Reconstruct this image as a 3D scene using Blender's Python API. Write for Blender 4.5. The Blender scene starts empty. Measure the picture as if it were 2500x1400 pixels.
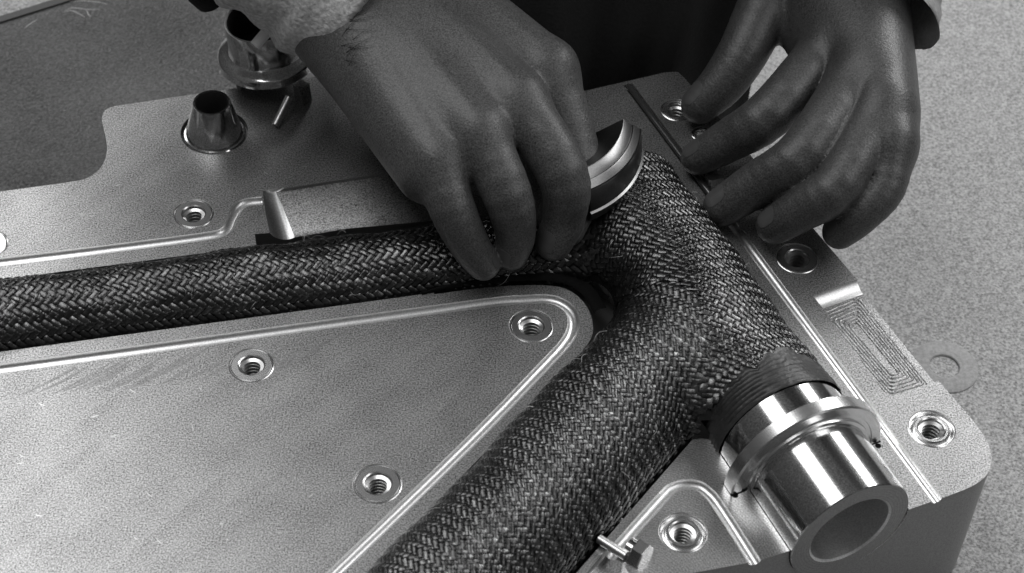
import bpy, bmesh, math, random
import numpy as np
from math import sin, cos, pi, radians
random.seed(7); rng = np.random.default_rng(7)
scene = bpy.context.scene
MM = 0.001                                   # everything below is authored in millimetres

# ------------------------------------------------------------------ camera
FPX, PITCH, ROLL, CH = 4800., radians(47.1), radians(3.3), 655.
_F = np.array([0, cos(PITCH), -sin(PITCH)]); _U0 = np.array([0, sin(PITCH), cos(PITCH)]); _R0 = np.array([1, 0, 0.])
_R = cos(ROLL)*_R0 + sin(ROLL)*_U0; _U = -sin(ROLL)*_R0 + cos(ROLL)*_U0
CAM = np.array([0, -cos(PITCH)*CH/sin(PITCH), CH])
def P(u, v, z=0.):
    """point of the place, at height z (mm), seen at photograph pixel u, v"""
    d = (u-1250)/FPX*_R - (v-700)/FPX*_U + _F
    return CAM + (z-CAM[2])/d[2]*d
from mathutils import Matrix, Vector
cd = bpy.data.cameras.new('camera'); cam = bpy.data.objects.new('camera', cd)
scene.collection.objects.link(cam); scene.camera = cam
cd.sensor_width = 36; cd.lens = 36*FPX/2500; cd.clip_start = .02; cd.clip_end = 50
M = Matrix(((_R[0], _U[0], -_F[0]), (_R[1], _U[1], -_F[1]), (_R[2], _U[2], -_F[2]))).to_4x4()
M.translation = Vector(CAM*MM); cam.matrix_world = M
cd.dof.use_dof = True; cd.dof.focus_distance = .885; cd.dof.aperture_fstop = 16

# ------------------------------------------------------------------ light
w = bpy.data.worlds.new('World'); scene.world = w; w.use_nodes = True
bg = w.node_tree.nodes['Background']; bg.inputs[0].default_value = (1, 1, 1, 1); bg.inputs[1].default_value = 1
_n = w.node_tree.nodes; _l = w.node_tree.links                       # a plain room: pale ceiling, dim floor and walls
_tc = _n.new('ShaderNodeTexCoord'); _sx = _n.new('ShaderNodeSeparateXYZ'); _l.new(_tc.outputs['Generated'], _sx.inputs[0])
_mr = _n.new('ShaderNodeMapRange'); _mr.inputs[1].default_value = -.3; _mr.inputs[2].default_value = .9; _mr.inputs[3].default_value = .02; _mr.inputs[4].default_value = .10
_l.new(_sx.outputs[2], _mr.inputs[0]); _l.new(_mr.outputs[0], bg.inputs[0])
def area(name, d, dist, sx, sy, power, axis, target=(110, -60, 0)):
    l = bpy.data.lights.new(name, 'AREA'); l.shape = 'RECTANGLE'; l.size = sx*MM; l.size_y = sy*MM; l.energy = power
    o = bpy.data.objects.new(name, l); scene.collection.objects.link(o)
    d = Vector(d).normalized(); z = d; y = Vector(axis); y = (y - y.dot(z)*z).normalized(); x = y.cross(z)
    m = Matrix((x, y, z)).transposed().to_4x4(); m.translation = (Vector(target) + d*dist)*MM; o.matrix_world = m
    return o
HD = (.4594, -.8882, 0)                      # direction of the head tube in the mould plane
area('ceiling_lamp', (-.47, .30, .83), 1500, 560, 2000, 14, HD)
area('ceiling_lamp', (.42, .70, .56), 1600, 360, 1900, 23, HD)
area('ceiling_lamp', (.62, -.14, .79), 1700, 560, 1400, 6, HD)
scene.view_settings.view_transform = 'Standard'; scene.view_settings.look = 'None'
scene.view_settings.exposure = 0; scene.view_settings.gamma = 1

# ------------------------------------------------------------------ materials
def mat(name, base, rough, metal=0., grain=0., gscale=1500, bump=0., bscale=1500, blotch=0., blscale=20, stretch=None, spec=.5, rvar=0., coat=0., extra=None):
    m = bpy.data.materials.new(name); m.use_nodes = True; nt = m.node_tree; N = nt.nodes; L = nt.links
    b = N['Principled BSDF']; b.inputs['Base Color'].default_value = (base, base, base, 1)
    b.inputs['Roughness'].default_value = rough; b.inputs['Metallic'].default_value = metal
    b.inputs['Specular IOR Level'].default_value = spec; b.inputs['Coat Weight'].default_value = coat
    tc = N.new('ShaderNodeTexCoord'); mp = N.new('ShaderNodeMapping'); L.new(tc.outputs['Object'], mp.inputs[0])
    if stretch: mp.inputs['Rotation'].default_value = (0, 0, stretch[0]); mp.inputs['Scale'].default_value = (stretch[1], stretch[2], 1)
    def noise(scale, det=3, src=None):
        n = N.new('ShaderNodeTexNoise'); n.inputs['Scale'].default_value = scale; n.inputs['Detail'].default_value = det
        L.new(src or tc.outputs['Object'], n.inputs['Vector']); return n.outputs['Fac']
    def math_(op, a, b_, c=None):
        n = N.new('ShaderNodeMath'); n.operation = op
        for i, x in enumerate((a, b_) if c is None else (a, b_, c)):
            if isinstance(x, (int, float)): n.inputs[i].default_value = x
            else: L.new(x, n.inputs[i])
        return n.outputs[0]
    val = None
    if grain or blotch or extra:
        val = math_('ADD', 1.0, 0.0)
        if grain: val = math_('MULTIPLY_ADD', math_('SUBTRACT', noise(gscale, 2), .5), 2*grain, val)
        if blotch:
            nb = noise(blscale, 5, mp.outputs[0]); val = math_('MULTIPLY_ADD', math_('SUBTRACT', nb, .5), 2*blotch, val)
        if extra: val = extra(N, L, tc, math_, val)
        v = math_('MULTIPLY', val, base); c = N.new('ShaderNodeCombineColor')
        for i in range(3): L.new(v, c.inputs[i])
        L.new(c.outputs[0], b.inputs['Base Color'])
    if rvar:
        L.new(math_('MULTIPLY_ADD', math_('SUBTRACT', noise(35, 6, mp.outputs[0]), .5), rvar, rough), b.inputs['Roughness'])
    if bump:
        bn = N.new('ShaderNodeBump'); bn.inputs['Strength'].default_value = 1; bn.inputs['Distance'].default_value = bump*MM
        L.new(noise(bscale, 3, mp.outputs[0] if stretch else None), bn.inputs['Height']); L.new(bn.outputs[0], b.inputs['Normal'])
    m['nt'] = 1
    return m
def swirl(N, L, tc, math_, val):
    wv = N.new('ShaderNodeTexWave'); wv.wave_type = 'RINGS'; wv.rings_direction = 'Z'
    mp = N.new('ShaderNodeMapping'); c = P(1560, 1440); mp.inputs['Location'].default_value = (-c[0]*MM, -c[1]*MM, 0)
    L.new(tc.outputs['Object'], mp.inputs[0]); L.new(mp.outputs[0], wv.inputs[0])
    wv.inputs['Scale'].default_value = 260; wv.inputs['Distortion'].default_value = 1.5; wv.inputs['Detail'].default_value = 2
    return math_('MULTIPLY_ADD', math_('SUBTRACT', wv.outputs['Fac'], .5), .22, val)
def streaks(N, L, tc, math_, val):
    # wiping marks on the plate: soft diagonal strokes
    mp = N.new('ShaderNodeMapping'); mp.vector_type = 'TEXTURE'; mp.inputs['Rotation'].default_value = (0, 0, radians(50)); mp.inputs['Scale'].default_value = (1/14, 1/110, 1)
    L.new(tc.outputs['Object'], mp.inputs[0])
    n = N.new('ShaderNodeTexNoise'); n.inputs['Scale'].default_value = 1; n.inputs['Detail'].default_value = 4; n.inputs['Distortion'].default_value = .6
    L.new(mp.outputs[0], n.inputs['Vector'])
    return math_('MULTIPLY_ADD', math_('SUBTRACT', n.outputs['Fac'], .5), .42, val)
M_PLATE = mat('machined_aluminium', .31, .39, .82, grain=1.7, gscale=1400, bump=.035, bscale=900, blotch=.2, blscale=55, rvar=.12, extra=streaks)
M_WEDGE = mat('milled_aluminium', .56, .30, .9, grain=1.0, gscale=1500, bump=.03, bscale=900, blotch=.2, blscale=60, rvar=.15, extra=swirl)
M_WALL = mat('block_side', .34, .5, .4, grain=.5, gscale=1400, bump=.03)
M_CAV = mat('cavity_steel', .25, .42, .8, grain=.1)
M_GROOVE = mat('groove_metal', .72, .36, 1., grain=.4, gscale=1500)
M_INSERT = mat('insert_steel', .62, .26, 1., grain=.06, gscale=900)
M_THREAD = mat('thread_steel', .6, .3, 1., grain=.1)
M_CHROME = mat('turned_steel', .66, .13, 1., grain=.9, gscale=1500, blotch=.08, blscale=60)
def rings(N, L, tc, math_, val):
    wv = N.new('ShaderNodeTexWave'); wv.wave_type = 'RINGS'; wv.rings_direction = 'SPHERICAL'
    mp = N.new('ShaderNodeMapping'); c = P(2072, 1290)+1.5*np.array([.4594, -.8882, 0]); mp.inputs['Location'].default_value = (-c[0]*MM, -c[1]*MM, 0)
    L.new(tc.outputs['Object'], mp.inputs[0]); L.new(mp.outputs[0], wv.inputs[0]); wv.inputs['Scale'].default_value = 240; wv.inputs['Distortion'].default_value = .4
    return math_('MULTIPLY_ADD', math_('SUBTRACT', wv.outputs['Fac'], .5), .16, val)
M_FACE = mat('turned_face', .34, .42, .8, grain=.5, gscale=1500, extra=rings)
M_TABLE = mat('bench_top', .27, .6, 0, grain=1.4, gscale=850, bump=.3, bscale=300, blotch=.16, blscale=60)
M_MAT = mat('rubber_mat', .055, .42, 0, grain=1.6, gscale=800, bump=1.0, bscale=600, blotch=.9, blscale=14)
M_MATRIM = mat('mat_rim', .05, .5, 0, grain=.3, gscale=700, bump=.2)
M_CHALK = mat('chalk', .28, .8, 0, grain=.5, gscale=900)
M_SKIN = mat('skin', .078, .46, 0, grain=1.4, gscale=1400, bump=.20, bscale=800, blotch=.35, blscale=40, spec=.5)
M_SKIN2 = mat('shaded_skin_left', .060, .43, 0, grain=1.4, gscale=1400, bump=.20, bscale=800, blotch=.35, blscale=40, spec=.55)  # darker copy of the skin; the left hand's shade is in its colour
M_NAIL = mat('nail', .085, .34, 0, grain=.05, spec=.6)
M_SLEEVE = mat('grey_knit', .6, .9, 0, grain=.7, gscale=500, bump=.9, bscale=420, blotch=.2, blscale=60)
M_DARKCLOTH = mat('dark_cloth', .012, .85, 0, grain=.3, gscale=500, bump=.4, bscale=700)
M_HAIR = mat('hair', .015, .5)
M_CARBON = mat('carbon_tow', .080, .24, .9, grain=.7, gscale=430, bump=.1, bscale=2600)
M_CARBON2 = mat('carbon_tow_light', .125, .23, .9, grain=.8, gscale=430, bump=.1, bscale=2600)
M_CORE = mat('carbon_core', .012, .6)
M_WRAP = mat('wrapped_tape', .055, .45, .3, grain=.2, gscale=700, blotch=.9, blscale=90, stretch=(0, 1, 1), bump=.4, bscale=500)
M_BLACK = mat('shade_and_edge_black', .006, .8, spec=.08)  # paints shade into pin holes and insert bottoms; also the folded braid edge

# ------------------------------------------------------------------ mesh helpers
def mk(name, verts, faces, m, parent=None, smooth=40, mats=None, midx=None):
    me = bpy.data.meshes.new(name)
    v = np.asarray(verts, float)*MM
    me.from_pydata(v.tolist(), [], [tuple(int(i) for i in f) for f in faces]); me.validate()
    me.materials.append(m)
    if mats:
        for x in mats: me.materials.append(x)
    if midx is not None and len(midx) == len(me.polygons): me.polygons.foreach_set('material_index', midx)
    if smooth is not None:
        me.shade_smooth()
        if smooth < 180: me.set_sharp_from_angle(angle=radians(smooth))
    me.update()
    o = bpy.data.objects.new(name, me); scene.collection.objects.link(o)
    if parent: o.parent = parent
    return o
def thing(name, label, cat, group=None):
    o = bpy.data.objects.new(name, None); scene.collection.objects.link(o); o.empty_display_size = .01
    o['label'] = label; o['category'] = cat
    if group: o['group'] = group
    return o
def tag(o, label, cat, group=None):
    o['label'] = label; o['category'] = cat
    if group: o['group'] = group
    return o
def structure(o): o['kind'] = 'structure'; return o
def nrm(v): v = np.asarray(v, float); return v/np.linalg.norm(v)
def prism(poly, z0, z1):
    n = len(poly); v = [(x, y, z0) for x, y in poly] + [(x, y, z1) for x, y in poly]
    a = sum(poly[i][0]*poly[(i+1) % n][1]-poly[(i+1) % n][0]*poly[i][1] for i in range(n))
    f = [list(range(n))[::-1], list(range(n, 2*n))] + [[i, (i+1) % n, n+(i+1) % n, n+i] for i in range(n)]
    if a < 0: f = [x[::-1] for x in f]
    return v, f
def sweep(path, rad, seg=24, cap=True, up=(0, 0, 1), shape=None):
    """round tube along a path; rad may be a list"""
    p = np.asarray(path, float); n = len(p); rad = np.broadcast_to(np.asarray(rad, float), (n,))
    V = []; F = []
    for i in range(n):
        t = nrm(p[min(i+1, n-1)]-p[max(i-1, 0)]); a = nrm(np.cross(up, t)) if abs(np.dot(nrm(up), t)) < .98 else nrm(np.cross((0, 1, 0), t)); b = np.cross(t, a)
        for j in range(seg):
            th = 2*pi*j/seg; V.append(p[i]+rad[i]*(cos(th)*a+sin(th)*b))
    for i in range(n-1):
        for j in range(seg):
            k = (j+1) % seg; F.append([i*seg+j, i*seg+k, (i+1)*seg+k, (i+1)*seg+j])
    if cap: F.append(list(range(seg))[::-1]); F.append([(n-1)*seg+j for j in range(seg)])
    return V, F
def lathe(c, axis, prof, seg=64, a0=0., a1=2*pi, ref=None):
    """prof: list of (r, h) along the axis"""
    axis = nrm(axis); ref = np.asarray(ref if ref is not None else ((1, 0, 0) if abs(axis[0]) < .9 else (0, 1, 0)), float)
    a = nrm(ref-np.dot(ref, axis)*axis); b = np.cross(axis, a); full = abs(a1-a0-2*pi) < 1e-6
    n = seg if full else seg+1; V = []; F = []
    for j in range(n):
        th = a0+(a1-a0)*j/seg; e = cos(th)*a+sin(th)*b
        for r, h in prof: V.append(np.asarray(c)+e*r+axis*h)
    m = len(prof)
    for j in range(seg):
        k = (j+1) % n
        for i in range(m-1): F.append([j*m+i, k*m+i, k*m+i+1, j*m+i+1])
    return V, F
def box(c, sx, sy, sz, ang=0., bev=0.):
    x, y = sx/2, sy/2; bev = min(bev, x*.9, y*.9)
    pts = [(-x+bev, -y), (x-bev, -y), (x, -y+bev), (x, y-bev), (x-bev, y), (-x+bev, y), (-x, y-bev), (-x, -y+bev)] if bev else [(-x, -y), (x, -y), (x, y), (-x, y)]
    pts = [(c[0]+cos(ang)*a-sin(ang)*b, c[1]+sin(ang)*a+cos(ang)*b) for a, b in pts]
    return prism(pts, c[2], c[2]+sz)
def rounded(poly, radii, n=8):
    """fillet polygon corners; radii per vertex"""
    out = []; N_ = len(poly)
    for i, p in enumerate(poly):
        r = radii[i] if i < len(radii) else 0
        if r <= 0: out.append(tuple(p)); continue
        p = np.array(p); a = np.array(poly[i-1]); b = np.array(poly[(i+1) % N_])
        u = nrm(a-p); v = nrm(b-p); ang = math.acos(max(-1, min(1, u@v))); t = min(r/math.tan(ang/2), .49*np.linalg.norm(a-p), .49*np.linalg.norm(b-p)); r = t*math.tan(ang/2)
        c = p+nrm(u+v)*(r/sin(ang/2)); s = p+u*t; e = p+v*t
        a0 = math.atan2(*(s-c)[::-1]); a1 = math.atan2(*(e-c)[::-1]); d = (a1-a0+pi) % (2*pi)-pi
        for k in range(n+1): out.append((c[0]+r*cos(a0+d*k/n), c[1]+r*sin(a0+d*k/n)))
    return out
def smoothpath(pts, n=8):
    """Catmull-Rom"""
    p = [np.asarray(x, float) for x in pts]; p = [2*p[0]-p[1]]+p+[2*p[-1]-p[-2]]; out = []
    for i in range(1, len(p)-2):
        for k in range(n):
            t = k/n; a, b, c, d = p[i-1:i+3]
            out.append(.5*((2*b)+(-a+c)*t+(2*a-5*b+4*c-d)*t*t+(-a+3*b-3*c+d)*t**3))
    out.append(p[-2]); return out
Pxy = lambda u, v, z=0.: tuple(P(u, v, z)[:2])

# ------------------------------------------------------------------ bench and mat
TZ = -70.
structure(mk('workbench_top', [(-3000, -2500, TZ), (3000, -2500, TZ), (3000, 3000, TZ), (-3000, 3000, TZ)], [[0, 1, 2, 3]], M_TABLE))
mat_t = thing('rubber_mat', 'dark grained rubber mat lying on the bench behind the mould at upper left', 'mat')
ma = np.array(Pxy(0, 50, TZ)); mb = np.array(Pxy(160, 0, TZ)); mdir = (mb-ma)/np.linalg.norm(mb-ma); mn = np.array([mdir[1], -mdir[0]])
def mp_(s, t): q = ma+mdir*s+mn*t; return (q[0], q[1])
mpoly = rounded([mp_(-300, 0), mp_(250, 0), mp_(250, 420), mp_(-300, 420)], [14, 14, 14, 14])
v, f = prism(mpoly, TZ+.05, TZ+3); mk('mat_sheet', v, f, M_MAT, mat_t, 30)
v, f = prism([mp_(-298, 1.6), mp_(248, 1.6), mp_(248, 6.5), mp_(-298, 6.5)], TZ+3.0, TZ+4.2); mk('mat_rim', v, f, M_MATRIM, mat_t, 30)
def stroke(pts, w):
    V = []; F = []; z = TZ+3.12; n = len(pts)
    for i in range(n):
        a = np.array(pts[max(i-1, 0)]); b = np.array(pts[min(i+1, n-1)]); d = b-a; d /= np.linalg.norm(d); k = np.array([-d[1], d[0]])*w*(.35+.65*sin(pi*i/(n-1)))
        V += [(*(np.array(pts[i])+k), z), (*(np.array(pts[i])-k), z)]
    for i in range(n-1): F.append([2*i, 2*i+1, 2*i+3, 2*i+2])
    return V, F
for pts in ([(165, 6), (200, 3), (240, 6), (262, 12)], [(158, 26), (180, 20), (215, 24), (246, 24)], [(152, 31), (175, 27), (196, 36), (208, 44)], [(210, 22), (216, 36), (222, 42)], [(60, 70), (75, 58), (92, 48)], [(60, 22), (140, 6), (150, 2)]):
    q = smoothpath([Pxy(a, b, TZ+3) for a, b in pts], 5); v, f = stroke([x[:2] for x in q], .35)
    mk('chalk_mark', v, f, M_CHALK, mat_t)
c = P(2305, 897, TZ)
v, f = lathe((c[0], c[1], TZ), (0, 0, 1), [(7.2, 0.02), (7.2, .5), (7.7, .9), (15.8, .9), (16.6, .5), (16.6, .02)], 72)
tag(mk('flat_washer', v, f, mat('washer_grey', .28, .6, 0, grain=.5, gscale=600, bump=.12, bscale=400, blotch=.1), None, 35), 'grey round washer lying on the bench, half hidden behind the right edge of the mould', 'washer')
v, f = lathe((c[0], c[1], TZ), (0, 0, 1), [(0, .1), (7.19, .1)], 48)

# ------------------------------------------------------------------ mould block
mould = thing('mould_half', 'machined aluminium mould half with threaded holes and seal grooves holding the braided frame', 'mould')
far = [(0, 468), (150, 448), (205, 438), (236, 420), (254, 396), (261, 368), (259, 342), (252, 310), (249, 288), (257, 270), (278, 260), (310, 255), (600, 212), (800, 183), (1000, 175), (1200, 220), (1430, 222), (1530, 199), (1625, 177)]
right = [(1655, 176), (1672, 192), (2095, 686), (2292, 930), (2378, 1030), (2408, 1074), (2420, 1108), (2419, 1136), (2405, 1164), (2372, 1188), (2310, 1213), (2215, 1246), (2070, 1296), (1925, 1346), (1855, 1369), (1700, 1398), (1560, 1428)]
fl = smoothpath([Pxy(*q) for q in far[1:13]], 4)
pts = [(-420, Pxy(0, 468)[1]-110)] + [tuple(Pxy(0, 468))] + [tuple(x) for x in fl] + [Pxy(*q) for q in far[13:]] + [Pxy(*q) for q in right[:3]] + [Pxy(*right[3])] + [tuple(x) for x in smoothpath([Pxy(*q) for q in right[4:11]], 4)] + [Pxy(*q) for q in right[11:]]
e = np.array(pts[-1]); pts += [(e[0]-120, e[1]-26), (e[0]-200, e[1]-30), (-420, e[1]-60)]
v, f = prism(pts, TZ+.2, 0)
block = mk('block', v, f, M_PLATE, mould, None, mats=[M_WALL, M_CAV, M_GROOVE, M_WEDGE, M_CHROME])

Hd = nrm(P(2289, 1223)-P(1530, 203)); Hn = np.array([-Hd[1], Hd[0], 0]); HE = P(2072, 1290)      # head tube axis, end
Dd = nrm(P(900, 1400)-P(1400, 880)); Dn = np.array([-Dd[1], Dd[0], 0]); D0 = P(900, 1400)+Dn*32.8 # down tube
Td = nrm(P(600, 605)-P(0, 683)); Tn = np.array([-Td[1], Td[0], 0]); T0 = P(0, 683)-Tn*21.7         # top tube
cutters = []
def cut(v, f, mi):
    me = bpy.data.meshes.new('cutter'); me.from_pydata((np.asarray(v, float)*MM).tolist(), [], [tuple(x) for x in f])
    for m_ in (M_PLATE, M_WALL, M_CAV, M_GROOVE, M_WEDGE, M_CHROME): me.materials.append(m_)
    bm = bmesh.new(); bm.from_mesh(me); bmesh.ops.recalc_face_normals(bm, faces=bm.faces); bm.to_mesh(me); bm.free()
    me.polygons.foreach_set('material_index', [mi]*len(me.polygons))
    o = bpy.data.objects.new('cutter', me); scene.collection.objects.link(o); cutters.append(o)
X1 = P(1180, 560)  # top tube channel runs in under the hand
cut(*sweep([T0-Td*260, T0+Td*296], 21.7, 64), 2)
cut(*sweep([HE-Hd*72, HE-Hd*222], 31.2, 64), 2)
cut(*sweep([HE+Hd*20, HE-Hd*41], 28.25, 64), 5); cut(*sweep([HE-Hd*38, HE-Hd*73], 30.2, 64), 5)
cut(*sweep([HE-Hd*33.3, HE-Hd*40.9], 36.8, 64), 5)
cut(*sweep([D0+Dd*120, D0-Dd*150, D0-Dd*195], [32.8, 32.8, 31.], 64), 2)
def groove(pts, r=2.3, n=8, lin=False):
    q = [P(a, b)+np.array([0, 0, .55]) for a, b in pts]
    if not lin: q = smoothpath(q, n)
    cut(*sweep(q, r, 20), 3)
GA = [(-120, 655), (0, 640), (200, 616), (400, 591), (490, 579), (535, 571), (556, 557), (568, 530), (582, 507), (602, 495), (640, 490)]
GB = [(-120, 916), (240, 868), (710, 804), (1180, 741), (1280, 732), (1335, 730), (1372, 741), (1396, 764), (1400, 796), (1384, 832), (1330, 892), (1130, 1097), (700, 1512)]
GC = [(1532, 206), (1789, 549), (2310, 1252)]
GD = [(1380, 1476), (1512, 1334), (1560, 1280), (1625, 1208), (1645, 1192), (1676, 1183), (1706, 1187), (1726, 1201), (1745, 1222), (1790, 1290), (1870, 1416)]
groove(GA, 2.8); groove(GB, 2.9); groove(GC, 2.6, lin=True); groove(GD, 2.9)
# recesses
a = P(1984, 722); b = P(2140, 665); dirb = nrm(b-a); nb = np.array([dirb[1], -dirb[0], 0]); a = a+nb*6.4; b = b+nb*6.4
pB = rounded([tuple(a[:2]), tuple(b[:2]), Pxy(2330, 925), Pxy(2288, 931), Pxy(2168, 972)], [0, 0, 0, 0, 5])
v, f = prism(pB, -3.6, 5); cut(v, f, 0)
cut(*sweep([a+np.array([0, 0, 4.0]), b+np.array([0, 0, 4.0])], 7.6, 48), 3)
fa = P(641, 467)+np.array([5.0, 1, 0]); fb = P(664, 585)+np.array([8.3, 0, 0])
pA = [tuple(fa[:2]), Pxy(960, 420), Pxy(1130, 396), Pxy(1150, 470), Pxy(1040, 575), tuple((fb+(fb-fa)*.35)[:2])]
v, f = prism(pA, -2.8, 5)
v = [list(x) for x in v]
for k_, z_ in enumerate((-1.6, -1.6, -1.6, -5.0, -6.5, -6.5)): v[k_][2] = z_
cut(v, f, 0)
a = P(641, 467); b = P(664, 585)
cut(*sweep([a+np.array([5.0, 1, 7.0]), b+np.array([8.3, 0, 2.6])], 8.6, 48), 3)
v, f = prism([Pxy(622, 572), Pxy(700, 566), Pxy(850, 542), Pxy(1060, 520), Pxy(1100, 700), Pxy(640, 700)], -24, 5); cut(v, f, 2)
tip = smoothpath([P(*q) for q in [(1060, 719), (1200, 701), (1330, 697), (1390, 710), (1430, 745), (1447, 790), (1440, 832), (1395, 888)]], 5)
v, f = prism([tuple(x[:2]) for x in tip]+[Pxy(1560, 850), Pxy(1580, 600), Pxy(1060, 640)], -20, 5); cut(v, f, 2)
v, f = prism([Pxy(1405, 1440), Pxy(1480, 1352), Pxy(1520, 1376), Pxy(1560, 1440)], -6, 5); cut(v, f, 4)
INS = [(472.6, 522.5, 9.6, 0), (-32, 597, 9.8, 0), (614, 892, 10., 0), (922, 1181, 10.4, 0), (1297, 796, 10.1, 0), (1946.7, 631, 10, 0), (2274.4, 1047.4, 10.4, 1), (1668, 1300.6, 10.2, 1), (1652, 269, 8.2, 1), (1713, 327, 5.4, 1)]
for u, v_, r, k in INS:
    c = P(u, v_); cut(*sweep([c+np.array([0, 0, 3.]), c-np.array([0, 0, 16.])], r, 64), 3)
cB = P(523.5, 322)
cut(*sweep([cB+np.array([0, 0, 3.]), cB-np.array([0, 0, 4.])], 16.3, 64), 2)
bpy.context.view_layer.update()
for o in cutters:
    md = block.modifiers.new('b', 'BOOLEAN'); md.operation = 'DIFFERENCE'; md.object = o; md.solver = 'EXACT'
dg = bpy.context.evaluated_depsgraph_get()
me2 = bpy.data.meshes.new_from_object(block.evaluated_get(dg))
block.modifiers.clear(); old = block.data; block.data = me2; me2.name = 'block'
for o in cutters: me_ = o.data; bpy.data.objects.remove(o); bpy.data.meshes.remove(me_)
names = [m_.name for m_ in me2.materials]; slot = {n: i for i, n in enumerate(names)}
wedge_c = P(1668, 1250)[:2]*MM
for p_ in me2.polygons:
    if p_.material_index == 0 and abs(p_.normal.z) < .5: p_.material_index = slot['block_side']
    if p_.material_index == 0 and p_.normal.z > .9 and p_.center.z > -.001:
        cx, cy = p_.center.x/MM, p_.center.y/MM
        q = np.array([cx, cy, 0])
        if (q-D0)@Dn > 20 and (q-HE)@Hn < -20: p_.material_index = slot['milled_aluminium']
me2.shade_smooth(); me2.set_sharp_from_angle(angle=radians(25))
print('block polys', len(me2.polygons), names)

# threaded inserts
def insert_profile(r, kind):
    p = [(r-.02, -1.6), (r-.02, -.25), (r-.5, .05)]
    if kind == 0: R1 = r*.865; p += [(r-.9, -.5), ((r+R1)/2-.2, -1.0), (R1+.25, -.45)]
    else: R1 = r*.69; p += [(r-.8, -.5), (r*.9, -1.25), (r*.845, -1.6), (r*.78, -1.3), (R1+.4, -.4)]
    p += [(R1, .12), (r*.60, .12), (r*.545, -.25)]
    rb = r*.535; ra = r*.385; z = -.8
    while z > -15.4: p += [(rb, z), (rb, z-.2), (ra, z-.75), (ra, z-.95)]; z -= 2.1
    p += [(rb, z), (0, z-.5)]
    return p
for i, (u, v_, r, k) in enumerate(INS):
    c = P(u, v_); pr = insert_profile(r, k); seg = 64; V, F = lathe(c, (0, 0, 1), pr, seg)
    V = np.array(V); m_ = len(pr)
    for j in range(seg):       # slight helix lead on the thread
        for q in range(m_):
            if pr[q][1] < -.7 and pr[q][0] < r*.56: V[j*m_+q, 2] -= 2.1*(0.5-abs(j/seg-.5))
    mi_ = [1 if (pr[q][0] < r*.54 and pr[q+1][0] < r*.54) else 0 for j in range(seg) for q in range(m_-1)]
    mk('threaded_insert', V, [x[::-1] for x in F], M_INSERT, mould, 24, mats=[M_THREAD, M_BLACK], midx=[2 if x % (m_-1) == m_-2 else v for x, v in enumerate(mi_)])  # bottom face painted black for the shade deep in the bore

# tapered bushing in its counterbore
bush = thing('tapered_bushing', 'small shiny tapered steel bushing standing in a counterbore on the upper left plate', 'bushing')
pr = [(15.2, -3.9), (15.2, -1.2), (14.6, -.5), (13.8, -.3), (13.6, .3), (9.1, 18.5), (8.8, 19.1), (7.9, 19.1), (7.7, 18.7), (7.6, 5.0), (6.9, 4.6), (5.2, 4.4), (5.0, -1), (0, -1)]
V, F = lathe(cB, (0, 0, 1), pr[:8], 72); mk('bushing_body', V, F, M_CHROME, bush, 35)
V, F = lathe(cB, (0, 0, 1), pr[7:], 72); mk('bore', V, F, mat('shaded_bore_steel', .10, .4, .8), bush, 35)  # bore darkened in colour to stand for the shade inside

# concentric tool ridges milled in the right recess
q4 = [np.array(Pxy(2003, 757)), np.array(Pxy(2100, 716)), np.array(Pxy(2272, 930)), np.array(Pxy(2178, 958))]
cen = sum(q4)/4
for k in range(7):
    t = k/7.6; m0 = (q4[0]+q4[1])/2+(cen-(q4[0]+q4[1])/2)*.5; m1 = (q4[2]+q4[3])/2+(cen-(q4[2]+q4[3])/2)*.5
    mid = [m0, m0, m1, m1]; qq = [q4[i]*(1-t)+mid[i]*t for i in range(4)]
    qq = rounded(qq, [1.5]*4, 3); V = []; F = []; n = len(qq)
    q2 = []
    for i in range(n):
        a_, b_ = np.array(qq[i]), np.array(qq[(i+1) % n]); L_ = np.linalg.norm(b_-a_); kk = max(1, int(L_/1.6))
        for s in range(kk): q2.append(a_+(b_-a_)*s/kk)
    n = len(q2)
    for i in range(n):
        d = nrm(q2[(i+1) % n]-q2[i-1]); nn_ = np.array([-d[1], d[0]]); hh = .42+.2*rng.random()
        for o_, z_ in ((-.62, 0), (-.22, hh), (.22, hh), (.62, 0)): V.append((*(q2[i]+nn_*o_), -3.62+z_))
    for i in range(n):
        j = (i+1) % n
        for s in range(3): F.append([i*4+s, j*4+s, j*4+s+1, i*4+s+1])
    mk('tool_ridge', V, F, M_PLATE, mould, 60)

# ------------------------------------------------------------------ lower steel mandrel
md_ = thing('head_tube_mandrel', 'polished hollow steel cylinder with a flange lying in the lower right seat of the mould', 'mandrel')
pr = [(28.0, -.5), (28.0, 54.0), (28.5, 54.3)]
V, F = lathe(HE+Hd*1.5, -Hd, [(27.6, 0), (28, .4), (28, 36)], 128, ref=(0, 0, 1)); mk('barrel', V, F, M_CHROME, md_, 30)
V, F = lathe(HE+Hd*1.5, -Hd, [(19.4, .0), (27.6, .0)], 128, ref=(0, 0, 1)); mk('end_face', V, F, M_FACE, md_, 30)
V, F = lathe(HE+Hd*1.5, -Hd, [(0, 46), (18.5, 46), (18.5, .8), (19.4, .0)], 128, ref=(0, 0, 1)); mk('bore', V, [x[::-1] for x in F], mat('bore_metal', .85, .45, 1, grain=.4, gscale=1500), md_, 30)
V, F = lathe(HE+Hd*1.5-Hd*34, -Hd, [(27.9, 0), (29.4, 0.3), (29.8, 1.6), (31.5, 1.7), (31.8, 1.2), (35.9, 1.2), (36.6, 1.9), (36.6, 7.6), (36.2, 8.1), (29, 8.2)], 128, ref=(0, 0, 1)); mk('flange', V, F, mat('flange_steel', .78, .26, 1, grain=.25, gscale=1500), md_, 30)
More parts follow.
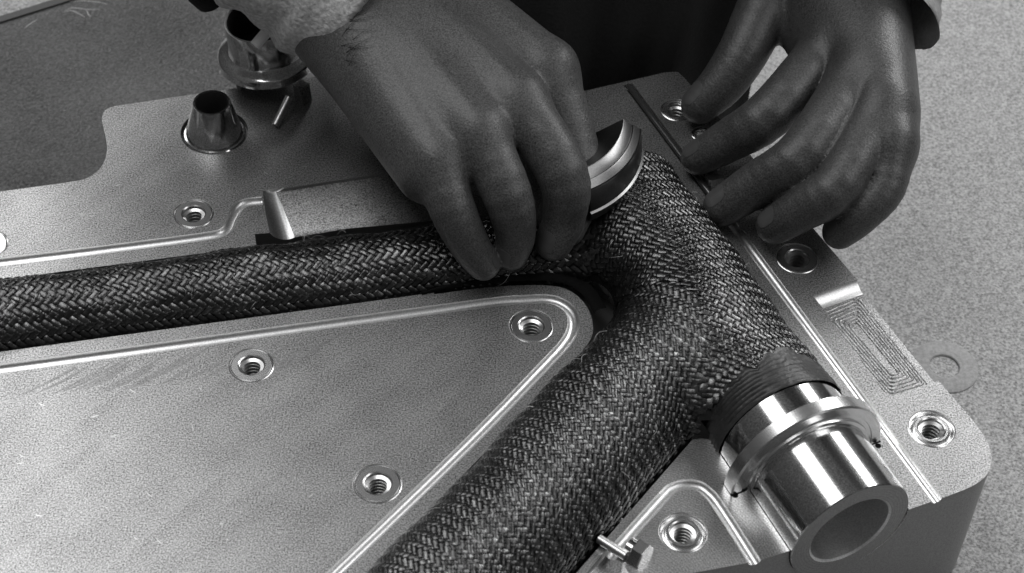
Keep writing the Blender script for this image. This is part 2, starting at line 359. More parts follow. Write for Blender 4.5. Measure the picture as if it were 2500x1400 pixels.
V, F = lathe(HE+Hd*1.5-Hd*41.5, -Hd, [(28.9, -.2), (29.9, .2), (29.9, 15.5), (29.5, 16), (24, 16)], 128, ref=(0, 0, 1)); mk('shoulder', V, F, M_CHROME, md_, 30)
# wound tape between mandrel and braid, with a ragged edge
V = []; F = []; S0 = 55.5; nr = 26; sg = 120
for j in range(sg):
    th = 2*pi*j/sg; e = cos(th)*np.array([0, 0, 1.])+sin(th)*Hn
    rag = 2.0*sin(3*th+1)+1.3*sin(7*th)+.8*sin(17*th+2)+.6*rng.standard_normal()
    for i in range(nr):
        t = i/(nr-1); s = S0+t*18+rag*t**4; r = 30.6+.25*sin(i*2.1+th*2)+.3*((i*7) % 3)-1.6*t*t+.12*rng.standard_normal()
        V.append(HE-Hd*s+e*r)
for j in range(sg):
    k = (j+1) % sg
    for i in range(nr-1): F.append([j*nr+i, k*nr+i, k*nr+i+1, j*nr+i+1])
mk('wound_tape', V, F, M_WRAP, md_, 60)
# flat black discs painted for the shade of pin holes at the flange seat
for u, v_ in ((1795, 1210), (2144, 1089)):
    c = P(u, v_); V, F = lathe(c+np.array([0, 0, .02]), (0, 0, 1), [(0, 0.0), (1.1 if u != 1833 else .6, 0), (1.3 if u != 1833 else .8, .05)], 20); mk('pin_hole_shade', V, F, M_BLACK, mould, 30)

# stepped collar at the upper end of the head tube (mostly under the hand)
col = thing('stepped_collar', 'dark stepped metal ring section at the top of the head tube beside the pinching hand', 'collar')
cc = np.array([5., 64., 0]); rr = lambda u, v_, z: np.linalg.norm((P(u, v_, z)-cc)[:2])
r1, r2, r3, r4, r5 = rr(1487, 370, 48), rr(1493, 407, 45), rr(1521, 401, 43), rr(1493, 436, 43), rr(1521, 476, 29)
print('collar radii', r1, r2, r3, r4, r5)
r4 = max(r4, r2+3); r5 = max(r5, r4+.5)
a0c = math.atan2(*((P(1432, 512, 29)-cc)[:2][::-1])); a1c = math.atan2(*((P(1550, 305, 45)-cc)[:2][::-1]))
prc = [(r1-16, 36), (r1-13, 38.), (r1-.5, 47.7), (r1, 48.), (r1+.6, 47.8), (r2-.6, 44.6), (r2, 45.), (r2+.6, 44.6), (r4-.7, 42.6), (r4, 42.6), (r4+.3, 41.9), (r5-.7, 30), (r5+.3, 29.4), (r5+.2, 28.4), (r5-.8, 24), (r1-14, 24)]
V, F = lathe(cc, (0, 0, 1), prc, 60, a0c, a1c, ref=(1, 0, 0))
mk('collar_ring', V, F, mat('collar_steel', .17, .28, 1, grain=.3, gscale=1500), col, 25)
V2 = V[-len(prc):]
mk('cut_face', V2, [list(range(len(V2)))], M_FACE, col, None)

# ------------------------------------------------------------------ braided preform
frame = thing('braided_frame', 'black carbon fibre braid laid as joined frame tubes in the mould channels', 'carbon preform')
TUBES = {'top_tube': (T0+np.array([0, 0, -8.]), Td, 20.3), 'down_tube': (D0+np.array([0, 0, -4.]), -Dd, 31.4), 'head_tube': (HE+np.array([0, 0, -1.5]), -Hd, 30.)}
HJ = {}
for k_ in ('top_tube', 'down_tube'):            # arc length at which each side tube reaches the head tube axis
    a_, d_, _ = TUBES[k_]; A2 = np.array([[d_[0], Hd[0]], [d_[1], Hd[1]]]); HJ[k_] = np.linalg.solve(A2, (HE-a_)[:2])[0]
def tube_d(nm, p):
    a_, d_, r_ = TUBES[nm]; q = p-a_; t = q@d_
    if nm in HJ: t = np.minimum(t, HJ[nm]-(17 if nm == 'down_tube' else 6))
    return np.linalg.norm(q-t[:, None]*d_, axis=1)-r_
def blend(nm, p, e):
    """push points of one tube out along e onto the smooth union of the three; also tell which points belong to it"""
    oth = [k for k in TUBES if k != nm]; p = p.copy()
    for _ in range(6):
        own = tube_d(nm, p); f = own
        for o_ in oth: f = smin(f, tube_d(o_, p), 17.)
        p += e*np.clip(-(f-own*0)*1.0, 0, 6)[:, None]*(f < own-1e-3)[:, None]
    own = tube_d(nm, p); keep = np.ones(len(p), bool)
    for o_ in oth: keep &= own < tube_d(o_, p)+.8
    return p, keep
def smin(a, b, k):
    h = np.clip(.5+.5*(b-a)/k, 0, 1); return b*(1-h)+a*h-k*h*(1-h)
def braid(name, A, d, L, r0, z0, tow, rows, th0, th1, bend=None, rfun=None, amp=.5, parent=frame, plain=False, beta=45., rib=.38):
    """two families of tows wound round a soft tube from A along d; each tow is one mesh"""
    d = nrm(d); n = nrm(np.cross(d, (0, 0, 1.))); z = np.array([0, 0, 1.])
    def surf(s, q, h):
        th = q/r0
        rr_ = r0*(rfun(s, th) if rfun is not None else 1.)+h+np.zeros_like(s)
        c = A[None]+s[:, None]*d[None]+(bend(s) if bend is not None else 0)
        e = np.cos(th)[:, None]*n[None]+np.sin(th)[:, None]*z[None]; c = c+np.array([0, 0, z0])[None]
        p, keep = blend(name, c+e*r0, e)
        return p+e*((rr_-r0) if np.ndim(rr_) else (rr_-r0))[:, None], keep
    # inner dark core
    ns, nq = 60, 40; S = np.linspace(0, L, ns); Q_ = np.linspace(th0-.15, th1+.15, nq)*r0
    rs = [surf(np.full(nq, s), Q_, -amp*1.3-rib) for s in S]; V = np.concatenate([x[0] for x in rs]); KP = np.concatenate([x[1] for x in rs]); F = [[i*nq+j, i*nq+j+1, (i+1)*nq+j+1, (i+1)*nq+j] for i in range(ns-1) for j in range(nq-1)]; F = [f_ for f_ in F if KP[f_].any()]
    body = mk(name, V, F, M_CORE, parent, 180)
    q0, q1 = th0*r0, th1*r0; cb, sb = cos(radians(beta)), sin(radians(beta)); k = tow
    # alpha=(s*cb+q*sb)/k , gamma=(s*cb-q*sb)/k ; s=(alpha+gamma)*k/(2cb), q=(alpha-gamma)*k/(2sb)
    f_over = (lambda x: np.tanh(1.8*np.cos(pi*x))) if plain else (lambda x: np.tanh(3.2*np.sin(2*pi*(x+.5)/4)))
    allA = int((L*cb+q1*sb)/k)+1; mi = int(q0*sb/k)-1
    for fam in (0, 1):
        lo = math.floor(min(q0*sb, -q1*sb)/k)-1; hi = math.ceil((L*cb+max(abs(q0), abs(q1))*sb)/k)+1
        for i in range(lo, hi):
            t = np.arange(lo-2, hi+2, .2)
            al, ga = (np.full_like(t, i+.5), t) if fam == 0 else (t, np.full_like(t, i+.5))
            s = (al+ga)*k/(2*cb); q = (al-ga)*k/(2*sb)
            ok = (s > -.3*k) & (s < L+.3*k) & (q > q0) & (q < q1)
            if ok.sum() < 4: continue
            al, ga, s, q = al[ok], ga[ok], s[ok], q[ok]
            if rows == 'axial': ph = (al-ga)
            else: ph = (al+ga)
            sg_ = 1 if fam == 0 else -1
            jit = rng.normal(0, .035, len(s)); jit = np.convolve(jit, [.25, .5, .25], 'same')
            h = rib*np.cos(2*pi*ph/4)+sg_*amp*f_over(ph)+rng.normal(0, .03, len(s))
            w = tow*.475*(1+.10*rng.normal())*(1+np.convolve(rng.normal(0, .06, len(s)), [.3, .4, .3], 'same')); tw = np.convolve(rng.normal(0, .07, len(s)), [.3, .4, .3], 'same')
            Vt = []
            for o_, ho in ((-1, -.30), (-.5, .08), (.5, .08), (1, -.30)):
                if fam == 0: a2, g2 = al+(o_*w/k)+jit*.6, ga
                else: a2, g2 = al, ga+(o_*w/k)+jit*.6
                s2 = np.clip((a2+g2)*k/(2*cb), -.5*k, L+.5*k); q2 = (a2-g2)*k/(2*sb)
                p_, kp_ = surf(s2, q2, h+ho*amp*1.6+tw*o_); Vt.append(p_)
                if ho > 0: kk_ = kp_
            nn = len(s); V = np.concatenate(Vt); F = [[c_*nn+i_, c_*nn+i_+1, (c_+1)*nn+i_+1, (c_+1)*nn+i_] for c_ in range(3) for i_ in range(nn-1) if kk_[i_] and kk_[i_+1]]
            if len(F) < 9: continue
            mk('tow', V, F, M_CARBON if rng.random() < .6 else M_CARBON2, body, 180)
    return body
# top tube
tb0 = T0-Td*45
braid('top_tube', tb0, Td, 45+HJ['top_tube'], 20.3, -8.0, 2.65, 'axial', radians(2), radians(178), rfun=lambda s, th: 1+.025*np.sin(s*.05)+.02*np.sin(s*.13+th*3)+.012*np.sin(s*.31+1), amp=.42, beta=48.)
# down tube
hx = HE-Hd*150
braid('down_tube', D0+Dd*35, -Dd, 35+HJ['down_tube'], 31.4, -4.0, 2.2, 'hoop', radians(4), radians(176), rfun=lambda s, th: (1+.02*np.sin(s*.06+th*2)+.012*np.sin(s*.17)), amp=.34)
braid('head_tube', HE-Hd*70, -Hd, 138, 30.0, -1.5, 2.2, 'hoop', radians(5), radians(175), rfun=lambda s, th: 1+.02*np.sin(s*.07+th*2+1)+.012*np.sin(s*.19), amp=.34)

V = []; F = []
def strip(pts, w, z, V, F):
    k0 = len(V); n = len(pts)
    for i in range(n):
        a_ = np.array(pts[max(i-1, 0)][:2]); b_ = np.array(pts[min(i+1, n-1)][:2]); d_ = nrm(b_-a_); q = np.array([-d_[1], d_[0]])*w*(.15+.85*sin(pi*i/(n-1)))
        V.append((*(np.array(pts[i][:2])+q), z)); V.append((*(np.array(pts[i][:2])-q), z))
    for i in range(n-1): F.append([k0+2*i, k0+2*i+1, k0+2*i+3, k0+2*i+2])
zz_ = .02
for k in range(46):
    if k < 30: u0, v0 = rng.uniform(30, 1180), rng.uniform(930, 1390)
    else: u0, v0 = rng.uniform(20, 900), rng.uniform(300, 560)
    if (u0 > 850 and v0 > 1000) or (u0 > 700 and v0 > 1250): continue
    if k >= 30 and (v0 > 600-.13*u0-40 or v0 < 470-.2*u0+30 or (u0 < 270 and v0 < 480) or abs(u0-523) < 110): continue
    an = rng.uniform(-1.1, 1.4); ln = rng.uniform(8, 26); p0 = (u0, v0); p1 = (u0+ln*cos(an), v0+ln*sin(an)*.8); zz_ += .0006
    strip([P(p0[0]+(p1[0]-p0[0])*t, p0[1]+(p1[1]-p0[1])*t+1.5*sin(3*t)) for t in np.linspace(0, 1, 5)], rng.uniform(.12, .28), zz_, V, F)
def clear(V, F):
    g1, g2 = P(240, 868)[:2], P(1180, 741)[:2]; gd = nrm(g2-g1); out = []
    for f_ in F:
        c_ = np.mean([V[i][:2] for i in f_], 0)
        if min(np.linalg.norm(c_-P(i_[0], i_[1])[:2])-i_[2] for i_ in INS) < 1.2 or abs((c_-g1)@np.array([-gd[1], gd[0]])) < 4.5: continue
        out.append(f_)
    return out
F = clear(V, F)
sc = mk('scratch_marks', V, F, mat('scratch', .6, .35, 1), mould, None); sc['kind'] = 'stuff'
V = []; F = []
for k in range(22):
    u0 = 60+k*30+rng.uniform(-12, 12); v0 = 968-(u0-60)*.10+rng.uniform(-14, 10); ln = rng.uniform(90, 200); zz_ += .0006
    strip([P(u0+ln*t, v0-ln*(.42*t+.12*t*t)) for t in np.linspace(0, 1, 8)], rng.uniform(.5, 1.2), zz_, V, F)
V = [v for v in V]
F = clear(V, F)
wp = mk('wipe_marks', V, F, mat('wiped_metal', .27, .46, .75, grain=1.2, gscale=1500, blotch=.3, blscale=60), mould, None); wp['kind'] = 'stuff'
# dark folded edge of the braid lying against the rounded plate tip
fp = smoothpath([P(*q) for q in [(1030, 722), (1100, 705), (1200, 692), (1320, 687), (1385, 698), (1422, 722), (1450, 768)]], 8)
fq = smoothpath([P(*q) for q in [(1032, 716), (1100, 697), (1200, 680), (1315, 668), (1400, 680), (1450, 708), (1480, 755)]], 8)
V = []; F = []; n = len(fp)
for i in range(n):
    j_ = .5*rng.standard_normal()
    for t, h_ in ((0, .3), (.15, 1.2), (.5, 1.6), (1, 1.0)): V.append(fp[i]*(1-t)+fq[i]*t+np.array([0, j_*.4*(t < .2), h_+.25*rng.standard_normal()]))
F = [[i*4+j, (i+1)*4+j, (i+1)*4+j+1, i*4+j+1] for i in range(n-1) for j in range(3)]
mk('folded_edge', V, F, M_BLACK, frame, 180)
V = []; F = []
def fib(A, d, L, r0, zc, cnt):
    n_ = nrm(np.cross(nrm(d), (0, 0, 1.)))
    for _ in range(cnt):
        s_ = rng.uniform(0, L); th = rng.uniform(.5, 2.6); c_ = A+nrm(d)*s_+np.array([0, 0, zc]); e_ = cos(th)*n_+np.array([0, 0, sin(th)]); t_ = nrm(nrm(d)*rng.normal()+np.cross(nrm(d), e_)*rng.normal()); ln = rng.uniform(2.5, 8)
        q = [c_+e_*(r0+.7+1.6*sin(pi*x))+t_*ln*x+np.cross(e_, t_)*1.2*sin(2.2*x) for x in np.linspace(0, 1, 6)]
        v_, f_ = sweep(q, .10, 4); k0 = len(V); V.extend(v_); F.extend([[x+k0 for x in ff] for ff in f_])
fib(T0-Td*10, Td, 240, 20.8, -8, 34); fib(D0, -Dd, 150, 31.6, -4, 34); fib(HE-Hd*85, -Hd, 100, 30.5, -1.5, 22)
sf = mk('stray_fibres', V, F, mat('fibre', .5, .35, .3), frame, 180); sf['kind'] = 'stuff'

# ------------------------------------------------------------------ small fittings
bar = thing('retaining_bar', 'short bright cross bar with hex bolt clamping the groove at the bottom right edge', 'clamp bar')
a = P(1462, 1316, 2.5); b = P(1528, 1358, 2.5)
V, F = sweep([a, b], 2.0, 20); mk('bar', V, F, M_GROOVE, bar, 40)
c = P(1553, 1352, 0)
V, F = lathe(c, nrm(b-a)*np.array([1, 1, 0])+np.array([0, 0, .001]), [(0, -1), (5.6, -1), (6.0, -.5), (6.0, 4.0), (5.6, 4.6), (0, 4.6)], 6); mk('hex_bolt', np.array(V)+np.array([0, 0, 1.]), F, M_INSERT, bar, 20)
V, F = lathe(c-nrm(b-a)*2, nrm(b-a), [(0, -2), (4.4, -2), (4.4, 1.2), (0, 1.2)], 32); mk('washer', np.array(V)+np.array([0, 0, 1.]), F, M_CHROME, bar, 30)

q = [P(a, b, -.35) for a, b in ((1536, 212), (1600, 298), (1690, 418), (1781, 538))]
V, F = sweep([q[0]-Hd*.0+nrm(q[0]-q[1])*1.5]+q+[q[-1]+nrm(q[-1]-q[-2])*1.2], [.9, 1.75, 1.75, 1.75, 1.75, 1.0], 20)
tag(mk('sealing_rod', V, F, mat('dark_rod', .09, .25, .6, grain=.3), None, 40), 'thin dark rod lying in the straight groove beside the thumb and fingertips', 'rod')
coll = thing('flanged_cup', 'large flanged steel cup standing on small legs beneath the grey sleeve', 'metal cup')
fz = 15.; fc = P(655, 123, fz); fc = np.array([fc[0], fc[1], fz]); tilt = nrm((-.10, .02, 1))
V, F = lathe(fc, tilt, [(17, -5), (24.2, -5), (25.3, -4.2), (25.3, -.2), (24.6, .6), (21.5, 1.4), (19.6, 2.6), (19.1, 4.5), (18.8, 19.5), (18.3, 20.2)], 96); mk('flange_ring', V, F, M_CHROME, coll, 35)
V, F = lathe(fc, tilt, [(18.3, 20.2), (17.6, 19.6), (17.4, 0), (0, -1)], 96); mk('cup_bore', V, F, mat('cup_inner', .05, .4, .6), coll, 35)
for (u, v_, r, s4) in ((588, 216, 2.0, 20), (742, 246, 4.2, 4)):
    g = P(u, v_, 0); V, F = sweep([g+np.array([0, 0, .05]), g+np.array([-1, 0, fz-4.6])], r, s4); mk('leg', V, F, M_PLATE, coll, 30)
g = P(672, 306, 1.8); g2 = P(706, 238, 10.); V, F = sweep([g, g2], 1.9, 20)
tag(mk('dowel_pin', V, F, M_GROOVE, None, 40), 'thin bright steel dowel pin leaning on the plate below the flanged cup', 'dowel pin')
V, F = box(np.array([*P(1742, 444)[:2], .05]), 8.5, 7.5, 5, .4, 1.0)
tag(mk('locating_block', V, F, M_INSERT, None, 30), 'small square metal block under the fingers at the right groove', 'block')

# ------------------------------------------------------------------ the person: hands by signed distance field
def cone(p, a, b, ra, rb):
    ab = b-a; t = np.clip(((p-a)@ab)/(ab@ab), 0, 1); return np.linalg.norm(p-(a+t[:, None]*ab), axis=1)-(ra+(rb-ra)*t)
def smin(a, b, k):
    h = np.clip(.5+.5*(b-a)/k, 0, 1); return b*(1-h)+a*h-k*h*(1-h)
def smax(a, b, k): return -smin(-a, -b, k)
class Hand:
    def __init__(s, palm, fingers, creases=(), ridges=(), flat=None): s.palm = palm; s.fingers = fingers; s.creases = creases; s.ridges = ridges
    def __call__(s, p):
        d = None
        for (a, b, ra, rb, k) in s.palm:
            x = cone(p, a, b, ra, rb); d = x if d is None else smin(d, x, k)
        fs = None
        for ch0 in s.fingers:
            x = None; sp = smoothpath([np.append(c_[0], c_[1]) for c_ in ch0], 4); ch = [(q[:3], q[3]) for q in sp]
            for i in range(len(ch)-1):
                y = cone(p, ch[i][0], ch[i+1][0], ch[i][1], ch[i+1][1]); x = y if x is None else smin(x, y, .4)
            fs = x if fs is None else smin(fs, x, .9)
        d = smin(d, fs, 5.5)
        for (a, b, r) in s.ridges: d = smin(d, cone(p, a, b, r, r*.7), 3.)
        for (a, b, r) in s.creases: d = smax(d, -cone(p, a, b, r, r), .8)
        return d
def nets(fn, lo, hi, h):
    xs = [np.arange(lo[i], hi[i]+h, h) for i in range(3)]; n = [len(x) for x in xs]
    G = np.stack(np.meshgrid(*xs, indexing='ij'), -1).reshape(-1, 3); K = 5
    cx = [np.arange(0, len(x)+K, K) for x in xs]; CG = np.stack(np.meshgrid(*[lo[i]+(cx[i]+K/2)*h for i in range(3)], indexing='ij'), -1).reshape(-1, 3)
    CD = fn(CG).reshape([len(c_) for c_ in cx]); ii = [np.arange(len(x))//K for x in xs]
    D = CD[np.ix_(*ii)].reshape(-1).copy(); near = np.abs(D) < K*h*1.3+1; D[near] = np.concatenate([fn(c_) for c_ in np.array_split(G[near], 4)]); D = D.reshape(n); del G
    ins = D < 0; cn = [x-1 for x in n]; num = np.zeros(cn); acc = np.zeros(cn+[3])
    cor = [(i, j, k) for i in (0, 1) for j in (0, 1) for k in (0, 1)]
    sl = lambda c_: tuple(slice(c_[i], c_[i]+cn[i]) for i in range(3))
    for a in cor:
        for ax in range(3):
            if a[ax]: continue
            b = list(a); b[ax] = 1; da, db = D[sl(a)], D[sl(b)]; m_ = (da < 0) != (db < 0)
            t = np.where(m_, da/np.where(m_, da-db, 1), 0); num += m_
            for c_ in range(3): acc[..., c_] += m_*(a[c_]+(t if c_ == ax else 0))
    act = num > 0; idx = -np.ones(cn, int); idx[act] = np.arange(act.sum())
    I = np.argwhere(act); V = (acc[act]/num[act][:, None]+I)*h+np.array(lo); F = []
    for ax in range(3):
        b, c_ = (ax+1) % 3, (ax+2) % 3
        s0 = [slice(1, n[i]-1) for i in range(3)]; s0[ax] = slice(0, n[ax]-1); s1 = list(s0); s1[ax] = slice(1, n[ax])
        A_, B_ = ins[tuple(s0)], ins[tuple(s1)]; e = np.argwhere(A_ != B_); off = [1, 1, 1]; off[ax] = 0; g = e+np.array(off)
        def cell(db, dc): q = g.copy(); q[:, b] += db; q[:, c_] += dc; return idx[q[:, 0], q[:, 1], q[:, 2]]
        quad = np.stack([cell(-1, -1), cell(0, -1), cell(0, 0), cell(-1, 0)], 1); fl_ = ~A_[tuple(e.T)]
        quad[fl_] = quad[fl_][:, ::-1]; F.append(quad)
    return V, np.concatenate(F)
def project(fn, V, it=3):
    for _ in range(it):
        d = fn(V); e = .3; g = np.stack([fn(V+np.eye(3)[i]*e)-fn(V-np.eye(3)[i]*e) for i in range(3)], 1)/(2*e); V = V-(d/np.maximum((g*g).sum(1), .3))[:, None]*g
    return V
def J(u, v_, z, r): return (P(u, v_, z), r)
def lens(chs):
    for ch in chs: print('  bones mm', [round(float(np.linalg.norm(ch[i+1][0]-ch[i][0])), 1) for i in range(len(ch)-1)])

# right hand of the person (centre of the picture), seen from the back, fingers pointing down to the braid
R_mcp = [J(1068, 392, 56, 11.0), J(1168, 322, 64, 12.0), J(1262, 242, 67, 12.5), J(1338, 165, 62, 12.5)]
Rf = [[R_mcp[0], J(1102, 505, 44, 10.3), J(1145, 595, 27, 9.0), J(1180, 645, 15, 7.6)],
      [R_mcp[1], J(1238, 474, 48, 11.0), J(1258, 565, 28, 9.3), J(1248, 618, 16, 8.0)],
      [R_mcp[2], J(1372, 420, 50, 11.6), J(1378, 525, 29, 9.8), J(1352, 592, 17, 8.6)],
      [R_mcp[3], J(1402, 352, 40, 10.8), J(1412, 478, 27, 9.4), J(1385, 560, 17, 8.2)]]
Rthumb = [J(1120, 60, 46, 13), J(1240, 240, 34, 12), J(1320, 400, 26, 11), J(1345, 520, 16, 9)]
w1, w2 = P(830, 48, 66), P(978, -96, 72); e1, e2 = P(310, -340, 112), P(430, -470, 120)
Rp = [(w1, e1, 17, 16, 8), (w2, e2, 17, 16, 8), (w1, w2, 17, 17, 12)]
for i, m_ in enumerate(R_mcp):
    ww = w1+(w2-w1)*(i/3.); Rp.append((ww+np.array([0, 0, 3]), m_[0], 15.5, m_[1], 13))
    Rp.append((ww-np.array([0, 0, 8]), m_[0]-np.array([0, 0, 9]), 15, m_[1]*.9, 13))
Rp.append((P(742, 22, 62), P(1035, 425, 46), 12.5, 11.5, 12))
lens(Rf); lens([Rthumb])
def mid(a, b, t, dz=0): return a+(b-a)*t+np.array([0, 0, dz])
Rr = [(mid(w1+(w2-w1)*(i/3.), R_mcp[i][0], .45, 12.0), mid(w1, R_mcp[i][0], .98, R_mcp[i][1]-2.0), 2.6) for i in range(4)]
def crease(ch, i, n=3, r=.45, spread=1.6, wid=.75):
    """short skin folds across the back of joint i"""
    a, b = ch[i-1][0], ch[min(i+1, len(ch)-1)][0]; t = nrm(b-a); side = nrm(np.cross(t, (0, 0, 1))); up = nrm(np.cross(side, t)); rr_ = ch[i][1]
    out = []
    for k in range(n):
        c_ = ch[i][0]+t*(k-(n-1)/2)*spread; prev = None
        for q in range(7):
            an = (q/6-.5)*2*wid; pt = c_+up*cos(an)*(rr_+.9)+side*sin(an)*(rr_+.9)+t*.5*sin(an*3+k)
            if prev is not None: out.append((prev, pt, r))
            prev = pt
    return out
Rc = []
for ch in Rf[:3]: Rc += crease(ch, 1, 2, .5, 2.8)
right = Hand(Rp, Rf+[Rthumb], Rc, Rr)
# left hand (right of the picture)
L_mcp = [J(2032, 108, 49, 13.0), J(2104, 168, 53, 13.2), J(2154, 252, 51, 12.6), J(2172, 345, 45, 11.8)]
Lf = [[L_mcp[0], J(1882, 276, 37, 11.8), J(1778, 344, 21, 10.3), J(1704, 386, 10, 8.4)],
      [L_mcp[1], J(1966, 368, 41, 11.8), J(1848, 450, 25, 10.6), J(1764, 505, 12, 9.3)],
      [L_mcp[2], J(2050, 446, 38, 11.4), J(1955, 512, 25, 10.2), J(1892, 550, 14, 9.0)],
      [L_mcp[3], J(2158, 455, 34, 10.2), J(2096, 526, 24, 9.4), J(2050, 566, 14, 8.2)]]
Lthumb = [J(1945, -70, 52, 15), J(1876, 5, 44, 14.0), J(1816, 125, 32, 12.4), J(1764, 203, 21, 11.2), J(1708, 258, 12, 9.2)]
v1, v2 = P(1985, -150, 66), P(2125, -120, 66); g1, g2_ = P(1930, -520, 110), P(2110, -520, 110)
Lp = [(v1, g1, 18, 18, 10), (v2, g2_, 18, 18, 10), (v1, v2, 18, 18, 12)]
for i, m_ in enumerate(L_mcp):
    ww = v1+(v2-v1)*(i/3.); Lp.append((ww, m_[0], 15, m_[1], 12)); Lp.append((ww-np.array([0, 0, 8]), m_[0]-np.array([0, 0, 8]), 14, m_[1]*.9, 12))
Lp.append((P(1945, -70, 46), P(2000, 100, 38), 13, 11, 14)); Lp.append((P(1900, 20, 36), P(1990, 120, 34), 9, 9, 14))
lens(Lf); lens([Lthumb])
Lr = [(mid(v1+(v2-v1)*(i/3.), L_mcp[i][0], .45, 11.5), mid(v1, L_mcp[i][0], .98, L_mcp[i][1]-2.0), 2.4) for i in range(4)]
Lc = crease(Lthumb, 2, 3, .5, 2.2)
for ch in Lf: Lc += crease(ch, 1, 2, .5, 2.6)+crease(ch, 2, 2, .5, 2.2)
left = Hand(Lp, Lf+[Lthumb], Lc, Lr)
person = thing('person', 'person in grey knit sleeves pressing the carbon braid with both bare hands', 'person')
lo = P(690, -330, 0); 
V1, F1 = nets(right, (-165, -40, 2), (62, 235, 120), 1.25)
V2, F2 = nets(left, (62, -10, -3), (215, 245, 120), 1.25)
V1 = project(right, V1); V2 = project(left, V2)
print('hands', len(V1), len(V2))
def relax(V, F, it=2, lam=.5):
    E_ = np.unique(np.sort(np.concatenate([F[:, [0, 1]], F[:, [1, 2]], F[:, [2, 3]], F[:, [3, 0]]]), 1), axis=0)
    for _ in range(it):
        A_ = np.zeros_like(V); n_ = np.zeros(len(V))
        for a_, b_ in ((0, 1), (1, 0)): np.add.at(A_, E_[:, a_], V[E_[:, b_]]); np.add.at(n_, E_[:, a_], 1)
        V = V+lam*(A_/np.maximum(n_, 1)[:, None]-V)
    return V
V1 = relax(V1, F1); V2 = relax(V2, F2)
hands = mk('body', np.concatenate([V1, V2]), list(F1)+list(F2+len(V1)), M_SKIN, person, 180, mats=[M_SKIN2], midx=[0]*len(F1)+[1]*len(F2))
def nail(fn, ch, w, l, roll=0., back=0.15):
    a, b = ch[-2][0], ch[-1][0]; t = nrm(b-a); side = nrm(np.cross(t, (0, 0, 1))); up = nrm(np.cross(side, t)); up, side = up*cos(roll)+side*sin(roll), side*cos(roll)-up*sin(roll)
    c_ = b-t*ch[-1][1]*back+up*(ch[-1][1]); n, m_ = 9, 11; V = []
    for i in range(n):
        for j in range(m_):
            x = (i/(n-1)*2-1); y = (j/(m_-1)*2-1); k = (1-.25*max(0, -y)**3)
            V.append(c_+side*x*w/2*k*math.sqrt(max(0, 1-.32*y**4))+t*y*l/2*(1-.12*x*x))
    V = project(fn, np.array(V), 5)
    e = .3; g = np.stack([fn(V+np.eye(3)[i]*e)-fn(V-np.eye(3)[i]*e) for i in range(3)], 1); g /= np.linalg.norm(g, axis=1)[:, None]
    top = V+g*.18; bot = V-g*.4; F = [[i*m_+j, i*m_+j+1, (i+1)*m_+j+1, (i+1)*m_+j] for i in range(n-1) for j in range(m_-1)]
    rim = [j for j in range(m_)]+[i*m_+m_-1 for i in range(1, n)]+[(n-1)*m_+j for j in range(m_-2, -1, -1)]+[i*m_ for i in range(n-2, 0, -1)]
    F2_ = [[x+n*m_ for x in f_[::-1]] for f_ in F]+[[rim[i], rim[(i+1) % len(rim)], rim[(i+1) % len(rim)]+n*m_, rim[i]+n*m_] for i in range(len(rim))]
    mk('fingernail', np.concatenate([top, bot]), F+F2_, M_NAIL, person, 60)
nail(left, Lthumb, 12, 13, .35); nail(left, Lf[0], 9.5, 10.5); nail(left, Lf[1], 10.5, 11.5); nail(left, Lf[2], 10, 10.5, -.2); nail(left, Lf[3], 8, 9, -.2)
for ch in Rf: nail(right, ch, 9, 10)

# sleeves
def sleeve(name, c0, dir3, L, r0, r1, rag, seed, squash=1., m=M_SLEEVE, slant=(0, 0)):
    g_ = np.random.default_rng(seed); d = nrm(dir3); side = nrm(np.cross(d, (0, 0, 1))); up = np.cross(side, d); ns, nq = 70, 110; V = []; ph = g_.random(6)*6
    for i in range(ns):
        t = i/(ns-1)
        for j in range(nq):
            th = 2*pi*j/nq; s = t*L-(1-t)**6*rag*(sin(5*th+ph[0])*.5+sin(11*th+ph[1])*.3+.25*g_.standard_normal())+(slant[0]*cos(th)+slant[1]*sin(th))*(1-t)
            wr = 2.0*sin(s*.16+3*sin(th+ph[2])+ph[3])+1.3*sin(s*.37+2*th+ph[4])+.8*sin(4*th+s*.1+ph[5])
            r = r0+(r1-r0)*t+wr*min(1, t*5+.35)
            V.append(c0+d*s+side*cos(th)*r+up*sin(th)*r*squash)
    for i in range(12):                      # turned-in edge
        t = i/11.
        for j in range(nq):
            th = 2*pi*j/nq; b_ = V[j]; cc_ = c0+d*np.dot(b_-c0, d); V.append(cc_+(b_-cc_)*(1-.07*min(1, t*3))+d*t*30)
    F = [[i*nq+j, i*nq+(j+1) % nq, (i+1)*nq+(j+1) % nq, (i+1)*nq+j] for i in range(ns-1) for j in range(nq)]
    o_ = ns*nq
    F += [[j, o_+j, o_+(j+1) % nq, (j+1) % nq] for j in range(nq)]+[[o_+i*nq+j, o_+(i+1)*nq+j, o_+(i+1)*nq+(j+1) % nq, o_+i*nq+(j+1) % nq] for i in range(11) for j in range(nq)]
    return mk(name, V, F, m, person, 180)
s0 = P(878, 2, 66); s1 = P(350, -400, 130)
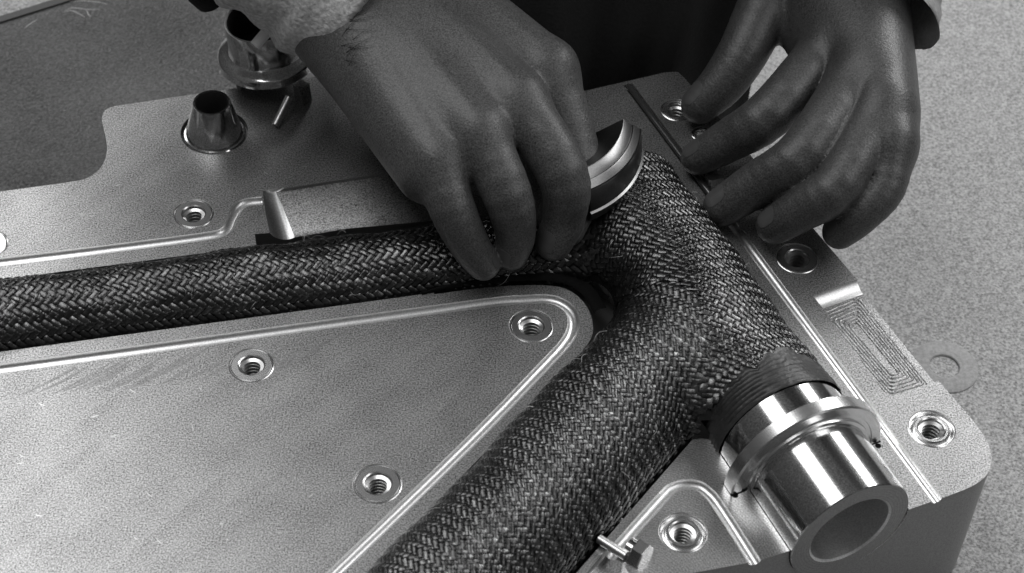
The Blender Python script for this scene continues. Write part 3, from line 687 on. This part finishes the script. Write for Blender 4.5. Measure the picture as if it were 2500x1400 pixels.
sleeve('sleeve', s0, s1-s0, 190, 38, 44, 2.0, 3)
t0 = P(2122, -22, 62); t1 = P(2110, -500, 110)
sleeve('sleeve', t0, t1-t0, 190, 33, 42, .5, 5, slant=(-26, 0), m=M_DARKCLOTH if False else mat('shaded_knit', .24, .9, 0, grain=.3, gscale=500, bump=.6, bscale=420))  # same knit as a darker copy, with shade put into its colour
# dark jacket front behind the mould; unseen upper part shaped to block lamp light
V = []; F = []; na, nb_ = 60, 40
jc = P(1400, 190, 0)
for i in range(na):
    for j in range(nb_):
        a_ = (i/(na-1)-.5)*2; zz = TZ+1+ (j/(nb_-1))*760
        x = jc[0]+a_*(97+max(0, zz)*.34); y = jc[1]+22+20*a_*a_+5*sin(a_*9+zz*.01)+3*sin(a_*21)+max(0, zz)*.22
        V.append((x, y, zz))
for i in range(na-1):
    for j in range(nb_-1): F.append([i*nb_+j, (i+1)*nb_+j, (i+1)*nb_+j+1, i*nb_+j+1])
jk = mk('jacket_front', V, F, M_DARKCLOTH, person, 180)
sm = jk.modifiers.new('solid', 'SOLIDIFY'); sm.thickness = 2*MM
V, F = sweep([P(470, -60, 60), P(500, -20, 52), P(512, 12, 44), P(515, 22, 42)], [9, 9, 6, 2.], 16); mk('jacket_hem', V, F, M_DARKCLOTH, person, 180)
V, F = sweep([P(622, 112, 50), P(650, 80, 54)], [2.6, 2.8], 14); mk('cord_end', V, F, mat('white_cord', .9, .6), person, 40)
# forearm hairs beside the cuff
for k in range(15):
    u = 775+random.random()*105; v0 = 128-(u-765)*1.2+random.uniform(-10, 45); an = random.uniform(-.15, .65); ln = random.uniform(50, 120)
    pp = project(right, np.array([P(u+ln*t*cos(an), v0-ln*t*sin(an)-6*t*t, 86) for t in (0, .25, .5, .75, 1)]), 6)
    q = [pp[i]+np.array([0, -.2, 1])*(.1+1.0*sin(pi*i/4.5)) for i in range(5)]
    V, F = sweep(q, [.13, .12, .11, .08, .04], 4); mk('arm_hair', V, F, M_HAIR, person, 180)
